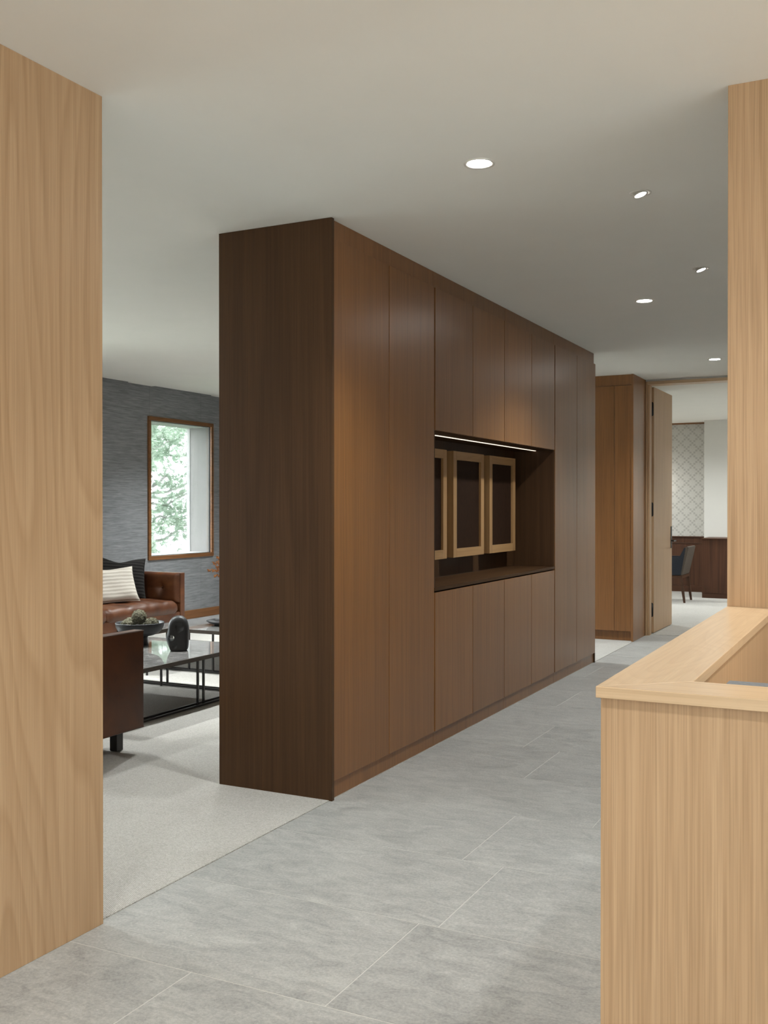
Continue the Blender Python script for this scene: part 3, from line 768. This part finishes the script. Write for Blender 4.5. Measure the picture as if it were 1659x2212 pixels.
def cushion(name, label, w, h, th, mat, m, dent=0.0, seed=1):
    """square scatter cushion built as a closed puffed sheet in local (u,v,n), m places it in the world"""
    n = 22; b = bmesh.new(); top = []; bot = []
    for j in range(n+1):
        rt, rb = [], []
        for i in range(n+1):
            u, v = i/n*2-1, j/n*2-1
            pin = 1-0.07*(1-(abs(u)**3))*(abs(v)**2); pin2 = 1-0.07*(1-(abs(v)**3))*(abs(u)**2)
            x, y = u*w/2*pin2, v*h/2*pin
            t = th/2*(max(0, 1-u**4)**0.5)*(max(0, 1-v**4)**0.5)
            y -= dent*math.exp(-(u/0.45)**2)*max(0, v)**2
            t += 0.006*math.sin(5*u+seed)*math.sin(4*v+seed*2)*(1-max(abs(u), abs(v))**4)
            rt.append(b.verts.new((x, y, t)))
            edge = i in (0, n) or j in (0, n)
            rb.append(rt[-1] if edge else b.verts.new((x, y, -t)))
        top.append(rt); bot.append(rb)
    for j in range(n):
        for i in range(n):
            b.faces.new((top[j][i], top[j][i+1], top[j+1][i+1], top[j+1][i]))
            b.faces.new((bot[j][i], bot[j+1][i], bot[j+1][i+1], bot[j][i+1]))
    bmesh.ops.recalc_face_normals(b, faces=b.faces[:])
    t = thing(name, label, 'cushion', m.translation, None)
    t.matrix_world = m; LOC[t.name] = m.translation.copy()
    o = obj('cover', b, mat, t, smooth=True, local=True)
    p = bmesh.new(); ring = []
    for i in range(n): ring.append(top_co(w, h, -1+2*i/n, -1, dent))
    for i in range(n): ring.append(top_co(w, h, 1, -1+2*i/n, dent))
    for i in range(n): ring.append(top_co(w, h, 1-2*i/n, 1, dent))
    for i in range(n+1): ring.append(top_co(w, h, -1, 1-2*i/n, dent))
    tube(p, ring, 0.0035, 6); obj('piping', p, mat, t, smooth=True, local=True)
    return t
def top_co(w, h, u, v, dent):
    pin = 1-0.07*(1-(abs(u)**3))*(abs(v)**2); pin2 = 1-0.07*(1-(abs(v)**3))*(abs(u)**2)
    return (u*w/2*pin2, v*h/2*pin-dent*math.exp(-(u/0.45)**2)*max(0, v)**2, 0)
def lean(c, yaw, tilt, roll=0):
    # local u -> horizontal, v -> up, n -> toward +x rotated by yaw
    n = Vector((math.cos(yaw)*math.cos(tilt), math.sin(yaw)*math.cos(tilt), math.sin(tilt)))
    u = Vector((-math.sin(yaw), math.cos(yaw), 0)); v = n.cross(u)
    m = frame_m((0, 0, 0), u, v, n)
    return Matrix.Translation(c) @ m @ Matrix.Rotation(roll, 4, 'Z')
cushion('black_cushion', 'large black ribbed cushion leaning on the sofa behind the cream one', 0.56, 0.43, 0.14, 'black_fabric', lean((-6.70, 7.60, 0.640), -0.45, 0.28, -0.10), 0.045, 2)
cushion('cream_cushion', 'cream striped cushion lying in front on the leather sofa', 0.48, 0.35, 0.12, 'cream_fabric', lean((-6.52, 7.31, 0.600), -0.40, 0.42, 0.03), 0.01, 5)

def table(name, label, poly, z, rails, legs, loc, inset=0.012):
    t = thing(name, label, 'coffee table', loc, 'marble topped coffee tables')
    b = prism(bmesh.new(), poly, z-0.018, z)
    # shrink marble inside the rim
    cx = sum(p[0] for p in poly)/len(poly); cy = sum(p[1] for p in poly)/len(poly)
    obj('top', b, 'marble', t, 'polished grey marble')
    n = len(poly)
    r = bmesh.new()
    for k in range(n):
        (ax, ay), (bx_, by) = poly[k], poly[(k+1) % n]
        x0, x1, y0, y1 = min(ax, bx_), max(ax, bx_), min(ay, by), max(ay, by)
        e = 0.006
        bbox(r, x0-e, x1+e, y0-e, y1+e, z-0.026, z+0.0006)
    obj('rim', r, 'bronze', t)
    for (a, b_) in rails:
        q = bmesh.new(); w = 0.006
        bbox(q, min(a[0], b_[0])-w, max(a[0], b_[0])+w, min(a[1], b_[1])-w, max(a[1], b_[1])+w, 0.006, 0.018)
        obj('floor_rail', q, 'black', t)
    for (lx, ly) in legs:
        obj('leg', BX(lx-0.0065, lx+0.0065, ly-0.0065, ly+0.0065, 0.006, z-0.026), 'black', t)
    return t
def double_rect(x0, x1, y0, y1, g=0.055):
    R = []
    for d in (0, g):
        R += [((x0+d, y0+d), (x1-d, y0+d)), ((x0+d, y1-d), (x1-d, y1-d)), ((x0+d, y0+d), (x0+d, y1-d)), ((x1-d, y0+d), (x1-d, y1-d))]
    return R
TZ = 0.350
tx0, tx1, ty0, ty1 = -5.34, -4.072, 4.62, 6.040
tl = [(-4.150, 5.480), (-4.150, 5.543), (-4.840, 6.022), (-4.850, 5.962), (-5.30, 4.70), (-5.27, 4.66), (-4.16, 4.72), (-4.12, 4.66)]
table('coffee_table', 'square marble coffee table carrying the footed bowl and dark sculpture', [(tx0, ty0), (tx1, ty0), (tx1, ty1), (tx0, ty1)], TZ,
      double_rect(tx0, tx1-0.052, ty0, ty1+0.01), tl, (-4.7, 5.3, 0))
t2 = [(-5.475, 5.95), (-5.40, 5.95)]
P2 = [(-5.475, 6.20), (-5.215, 6.20), (-5.215, 6.520), (-3.95, 6.520), (-3.95, 7.62), (-5.475, 7.62)]
table('coffee_table', 'marble coffee table nearer the window wall carrying a dark plate', P2, 0.355,
      double_rect(-5.46, -4.0, 6.60, 7.58), [(-4.862, 6.62), (-4.70, 6.62), (-5.10, 6.62), (-5.42, 6.25), (-5.44, 7.55), (-4.0, 7.55), (-4.0, 6.62), (-5.25, 6.28)], (-4.9, 7.0, 0))

# footed bowl with moss balls
bx, by = -4.797, 5.661
bw = thing('footed_bowl', 'dark grey footed bowl holding moss balls on the front coffee table', 'bowl', (bx, by, TZ))
obj('bowl', lathe(bmesh.new(), [(0, 0.066), (0.060, 0.066), (0.100, 0.072), (0.132, 0.086), (0.155, 0.108), (0.168, 0.134), (0.172, 0.159), (0.170, 0.1635), (0.166, 0.162), (0.160, 0.140), (0.146, 0.112), (0.120, 0.092), (0.08, 0.083), (0, 0.080)], 56, (bx, by, TZ)), 'ceramic', bw, smooth=True)
obj('foot', lathe(bmesh.new(), [(0, 0.0), (0.058, 0.0), (0.060, 0.004), (0.056, 0.012), (0.054, 0.052), (0.060, 0.0655), (0, 0.0655)], 40, (bx, by, TZ)), 'ceramic', bw, smooth=True)
def moss_ball(dx, dy, z, r, label):
    b = bmesh.new(); bmesh.ops.create_icosphere(b, subdivisions=4, radius=r)
    sd = Vector((dx*70, dy*70, r*40))
    for v in b.verts:
        d = v.co.normalized(); v.co = d*(r*(0.92+0.13*noise.noise(d*3.2+sd)+0.09*noise.noise(d*11+sd)))
    rnd = random.Random(int(r*9999)+int(dx*999))
    for _ in range(380):
        d = Vector((rnd.gauss(0, 1), rnd.gauss(0, 1), rnd.gauss(0, 1))).normalized(); s = d.orthogonal().normalized()
        s = Matrix.Rotation(rnd.uniform(0, 6.28), 3, d) @ s
        p = d*r*0.93; tip = p+d*r*rnd.uniform(0.06, 0.17)+s*r*rnd.uniform(-0.12, 0.12); wv = d.cross(s)*r*0.022
        b.faces.new((b.verts.new(p-wv), b.verts.new(p+wv), b.verts.new(tip)))
    for v in b.verts: v.co += Vector((bx+dx, by+dy, z))
    o = obj('moss_ball', b, 'moss'); tag(o, label, 'moss ball', 'moss balls in the footed bowl')
CR, SR = 0.8935, 0.4490                         # camera right / forward in plan, used as a compass only
moss_ball(-0.005, -0.002, TZ+0.200, 0.056, 'topmost moss ball heaped over the bowl')
moss_ball(-0.085*CR-0.02, -0.085*SR+0.05, TZ+0.148, 0.046, 'back left moss ball in the footed bowl')
moss_ball(-0.050, -0.078, TZ+0.147, 0.046, 'front left moss ball in the footed bowl')
moss_ball(0.095, 0.024, TZ+0.155, 0.046, 'moss ball on the right side of the footed bowl')
moss_ball(-0.01, 0.095, TZ+0.138, 0.044, 'rear moss ball hidden under the top one')

# abstract stone sculpture with a hole through it
def sculpture():
    sx, sy = -4.383, 5.573
    outline = [(-0.052, 0.0), (0.058, 0.0), (0.066, 0.010), (0.070, 0.06), (0.073, 0.12), (0.072, 0.165), (0.064, 0.20), (0.045, 0.228), (0.018, 0.241), (-0.012, 0.241), (-0.042, 0.228), (-0.062, 0.203), (-0.070, 0.172), (-0.070, 0.145), (-0.078, 0.115), (-0.084, 0.090), (-0.080, 0.060), (-0.068, 0.030), (-0.058, 0.008)]
    b = bmesh.new(); n = len(outline); layers = []
    cx, cz = -0.004, 0.11
    for (dep, sc) in ((-0.062, 0.62), (-0.058, 0.80), (-0.045, 0.94), (-0.02, 1.0), (0.02, 1.0), (0.045, 0.94), (0.058, 0.80), (0.062, 0.62)):
        lay = []
        for (px, pz) in outline:
            q = sc if pz > 0.03 else max(sc, 0.9)
            lay.append(b.verts.new((cx+(px-cx)*q, dep*(1.0-0.25*max(0, pz-0.14)/0.1), max(0, cz+(pz-cz)*q) if pz > 0.012 else pz)))
        layers.append(lay)
    for a, c in zip(layers, layers[1:]):
        for k in range(n): b.faces.new((a[k], a[(k+1) % n], c[(k+1) % n], c[k]))
    b.faces.new(layers[0]); b.faces.new(list(reversed(layers[-1])))
    bmesh.ops.recalc_face_normals(b, faces=b.faces[:])
    o = obj('body', b, 'ceramic', None, local=True)
    ss = o.modifiers.new('s', 'SUBSURF'); ss.levels = 2; ss.render_levels = 2
    cut = bmesh.new()
    bmesh.ops.create_cone(cut, cap_ends=True, segments=24, radius1=0.021, radius2=0.021, depth=0.4, matrix=Matrix.Translation((-0.047, 0, 0.092)) @ Matrix.Rotation(PI/2, 4, 'X'))
    bmesh.ops.create_uvsphere(cut, u_segments=24, v_segments=14, radius=0.05, matrix=Matrix.Translation((0.008, -0.091, 0.170)))
    bmesh.ops.create_uvsphere(cut, u_segments=20, v_segments=12, radius=0.03, matrix=Matrix.Translation((-0.022, -0.084, 0.040)))
    co = obj('cut', cut, 'ceramic', None, local=True)
    bo = o.modifiers.new('b', 'BOOLEAN'); bo.operation = 'DIFFERENCE'; bo.object = co; bo.solver = 'EXACT'
    bpy.context.view_layer.update()
    dg = bpy.context.evaluated_depsgraph_get()
    me = D.meshes.new_from_object(o.evaluated_get(dg))
    D.objects.remove(co); D.objects.remove(o)
    s = D.objects.new('sculpture', me); COL.objects.link(s)
    me.materials.clear(); me.materials.append(M['ceramic'])
    for p in me.polygons: p.use_smooth = True
    try: me.set_sharp_from_angle(angle=math.radians(38))
    except Exception: pass
    s.location = (sx, sy, TZ); s.rotation_euler = (0, 0, 0.62)
    tag(s, 'dark rounded abstract sculpture with a hole on the front coffee table', 'sculpture')
sculpture()
# plate on the rear table
pl = obj('plate', lathe(bmesh.new(), [(0, 0.004), (0.09, 0.004), (0.10, 0.0), (0.115, 0.002), (0.165, 0.022), (0.185, 0.036), (0.182, 0.039), (0.16, 0.028), (0.115, 0.012), (0, 0.010)], 56, (-4.93, 6.93, 0.355)), 'ceramic', smooth=True)
tag(pl, 'shallow dark grey plate on the rear marble coffee table', 'plate')

# vase of dried stems, mostly hidden behind the wall unit
vx, vy = -5.02, 7.32
vs_ = thing('dried_arrangement', 'rust coloured dried branches showing beside the end panel under the window', 'dried flowers', (vx, vy, 0.3552))
obj('vase', lathe(bmesh.new(), [(0, 0), (0.055, 0), (0.075, 0.05), (0.07, 0.13), (0.032, 0.20), (0.036, 0.235), (0.032, 0.233), (0.028, 0.20), (0, 0.06)], 32, (vx, vy, 0.3552)), 'ceramic', vs_, smooth=True)
rnd = random.Random(11)
C0 = Vector((0, 0, 1.34)); cam_r = Vector((CR, SR, 0))
tips = [(-0.335, 0.445), (-0.330, 0.395), (-0.245, 0.515), (-0.235, 0.565), (-0.270, 0.475), (0.18, 0.55), (0.28, 0.42), (0.08, 0.68), (-0.10, 0.70), (-0.20, 0.27)]
for k, (a, h) in enumerate(tips):
    p0 = Vector((vx, vy, 0.57)); p3 = Vector((vx, vy, 0.355+h-0.02))+cam_r*a+Vector((rnd.uniform(-.05, .05), rnd.uniform(-.05, .05), 0))
    pts = []
    for q in range(9):
        s = q/8; p = p0.lerp(p3, s); p.z += 0.09*math.sin(PI*s)*(1-0.2*s) if abs(a) > 0.15 else 0
        pts.append(p)
    sb = bmesh.new(); tube(sb, pts, [0.0042-0.0022*q/8 for q in range(9)], 5)
    st = obj('stem', sb, 'stem', vs_, smooth=True)
    fb = bmesh.new()
    for q in range(4, 9):
        for _ in range(15):
            c = pts[q-1].lerp(pts[q], rnd.random())+Vector((rnd.gauss(0, .006), rnd.gauss(0, .006), rnd.gauss(0, .0075)))
            mt = Matrix.Translation(c) @ Matrix.Rotation(rnd.uniform(0, 6), 4, 'Z') @ Matrix.Rotation(rnd.uniform(-1, 1), 4, 'X') @ Matrix.Diagonal((1.6, 0.7, 0.8, 1))
            bmesh.ops.create_icosphere(fb, subdivisions=1, radius=rnd.uniform(.0045, .0085), matrix=mt)
    fo = obj('dried_buds', fb, 'dried', st); fo['kind'] = 'stuff'

# ------------------------------------------------------------------ office furniture
cr = thing('credenza', 'low dark wood credenza in the office against the white wall', 'credenza', (-2.0, 15.6, 0.004))
obj('body', BX(-2.475, -1.40, 15.262, 15.945, 0.080, 0.862, bev=0.001), 'walnut_dark', cr)
obj('top', BX(-2.481, -1.395, 15.245, 15.948, 0.8625, 0.876, bev=0.001), 'walnut_x_dark', cr)
obj('plinth', BX(-2.473, -1.41, 15.275, 15.94, 0.004, 0.0795), 'walnut_x_dark', cr)
ch = thing('office_armchair', 'charcoal upholstered armchair with taupe back and dark wooden legs in the office', 'chair', (-2.85, 14.60, 0.004))
def slab(bm, pts_a, pts_b):
    """closed solid between two polygons with equal vertex counts"""
    a = [bm.verts.new(p) for p in pts_a]; b = [bm.verts.new(p) for p in pts_b]; n = len(a)
    bm.faces.new(a); bm.faces.new(list(reversed(b)))
    for k in range(n): bm.faces.new((a[k], a[(k+1) % n], b[(k+1) % n], b[k]))
    bmesh.ops.recalc_face_normals(bm, faces=bm.faces[:]); return bm
ya, yb_ = 14.325, 14.895
prof = [(-2.60, 0.385), (-2.588, 0.385), (-2.500, 0.775), (-2.520, 0.785), (-2.548, 0.778), (-2.64, 0.46)]
b = slab(bmesh.new(), [(x, ya, z) for x, z in prof], [(x+0.0, yb_, z) for x, z in prof])
bmesh.ops.bevel(b, geom=b.edges[:], offset=0.006, segments=2, affect='EDGES'); o = obj('backrest', b, 'taupe', ch); smooth_by_angle(o, 50)
arm = [(-3.18, 0.385), (-2.60, 0.385), (-2.535, 0.765), (-2.556, 0.772), (-2.628, 0.63), (-3.16, 0.625)]
for y0, y1 in ((ya-0.004, ya+0.055), (yb_-0.055, yb_+0.004)):
    b = slab(bmesh.new(), [(x, y0, z) for x, z in arm], [(x, y1, z) for x, z in arm]); bmesh.ops.bevel(b, geom=b.edges[:], offset=0.005, segments=2, affect='EDGES')
    o = obj('arm', b, 'navy', ch); smooth_by_angle(o, 50)
o = obj('seat', BX(-3.20, -2.62, ya+0.057, yb_-0.057, 0.387, 0.475, bev=0.02, seg=3), 'navy', ch); smooth_by_angle(o, 50)
obj('seat_rail', BX(-3.17, -2.585, ya+0.004, yb_-0.004, 0.345, 0.384, bev=0.002), 'leg_wood', ch)
for (tx, bx_) in ((-2.605, -2.557), (-3.14, -3.17)):
    for yy in (ya+0.025, yb_-0.025):
        b = bmesh.new()
        q0 = [(tx-0.021, yy-0.02, 0.346), (tx+0.021, yy-0.02, 0.346), (tx+0.021, yy+0.02, 0.346), (tx-0.021, yy+0.02, 0.346)]
        q1 = [(bx_-0.013, yy-0.013, 0.004), (bx_+0.013, yy-0.013, 0.004), (bx_+0.013, yy+0.013, 0.004), (bx_-0.013, yy+0.013, 0.004)]
        obj('leg', slab(b, q0, q1), 'leg_wood', ch)

# ------------------------------------------------------------------ outside the window
gr = struct(obj('ground_outside', BX(-40, -7.7, -20, 40, -3.1, -3.0), simple('garden_ground', srgb(70, 86, 58), 0.9, 0.1, var=0.3, scale=2)), 'garden ground below the window')
rnd = random.Random(5)
def pine(base, h, label, dens, spread, bseed):
    rnd = random.Random(bseed)
    t = thing('pine_tree', label, 'tree', base, 'trees outside the window')
    B = Vector(base)
    tr = []
    for q in range(8): tr.append(B+Vector((0.15*math.sin(q*1.3), 0.15*math.cos(q*0.9), h*q/7)))
    obj('trunk', tube(bmesh.new(), tr, [0.20-0.02*q for q in range(8)], 10), 'bark', t, smooth=True)
    tips = []
    for k in range(26):
        z = h*(0.25+0.75*k/26); a = rnd.uniform(0, 2*PI); ln = spread*rnd.uniform(0.5, 1.0)*(1-0.35*k/26)
        p0 = B+Vector((0, 0, z)); pts = []
        for q in range(7):
            s = q/6
            pts.append(p0+Vector((math.cos(a+0.5*s)*ln*s, math.sin(a+0.5*s)*ln*s, 0.35*s*ln*0.5+0.12*math.sin(s*7+k))))
        obj('branch', tube(bmesh.new(), pts, [0.050*(1-0.8*q/6) for q in range(7)], 6), 'bark', t, smooth=True)
        tips += [pts[q].lerp(pts[q+1], rnd.random()) for q in range(1, 6) for _ in range(dens)]
    f = bmesh.new()
    for p in tips:
        c = p+Vector((rnd.gauss(0, .28), rnd.gauss(0, .28), rnd.gauss(0, .25)))
        ax = Vector((rnd.gauss(0, 1), rnd.gauss(0, 1), rnd.gauss(0.4, 1))).normalized()
        for _ in range(16):
            d = (ax*0.9+Vector((rnd.gauss(0, .6), rnd.gauss(0, .6), rnd.gauss(0, .6)))).normalized(); w = d.orthogonal().normalized()
            w = Matrix.Rotation(rnd.uniform(0, 6.28), 3, d) @ w
            ln = rnd.uniform(0.10, 0.19)
            f.faces.new((f.verts.new(c-w*0.008), f.verts.new(c+w*0.008), f.verts.new(c+d*ln+w*0.006), f.verts.new(c+d*ln-w*0.006)))
    o = obj('foliage', f, 'needles', t); o['kind'] = 'stuff'
pine((-12.7, 13.8, -3.0), 8.5, 'pale pine tree with bare branches close outside the window', 20, 2.6, 3)
pine((-14.6, 21.2, -3.0), 10.0, 'pale pine tree farther out behind the first one', 16, 3.2, 8)
pine((-18.6, 17.0, -3.0), 8.0, 'bushy pale pine tree filling the left of the window', 16, 3.0, 21)
pine((-21.5, 26.0, -3.0), 9.0, 'distant pale pine tree seen through gaps between the nearer ones', 16, 3.6, 33)
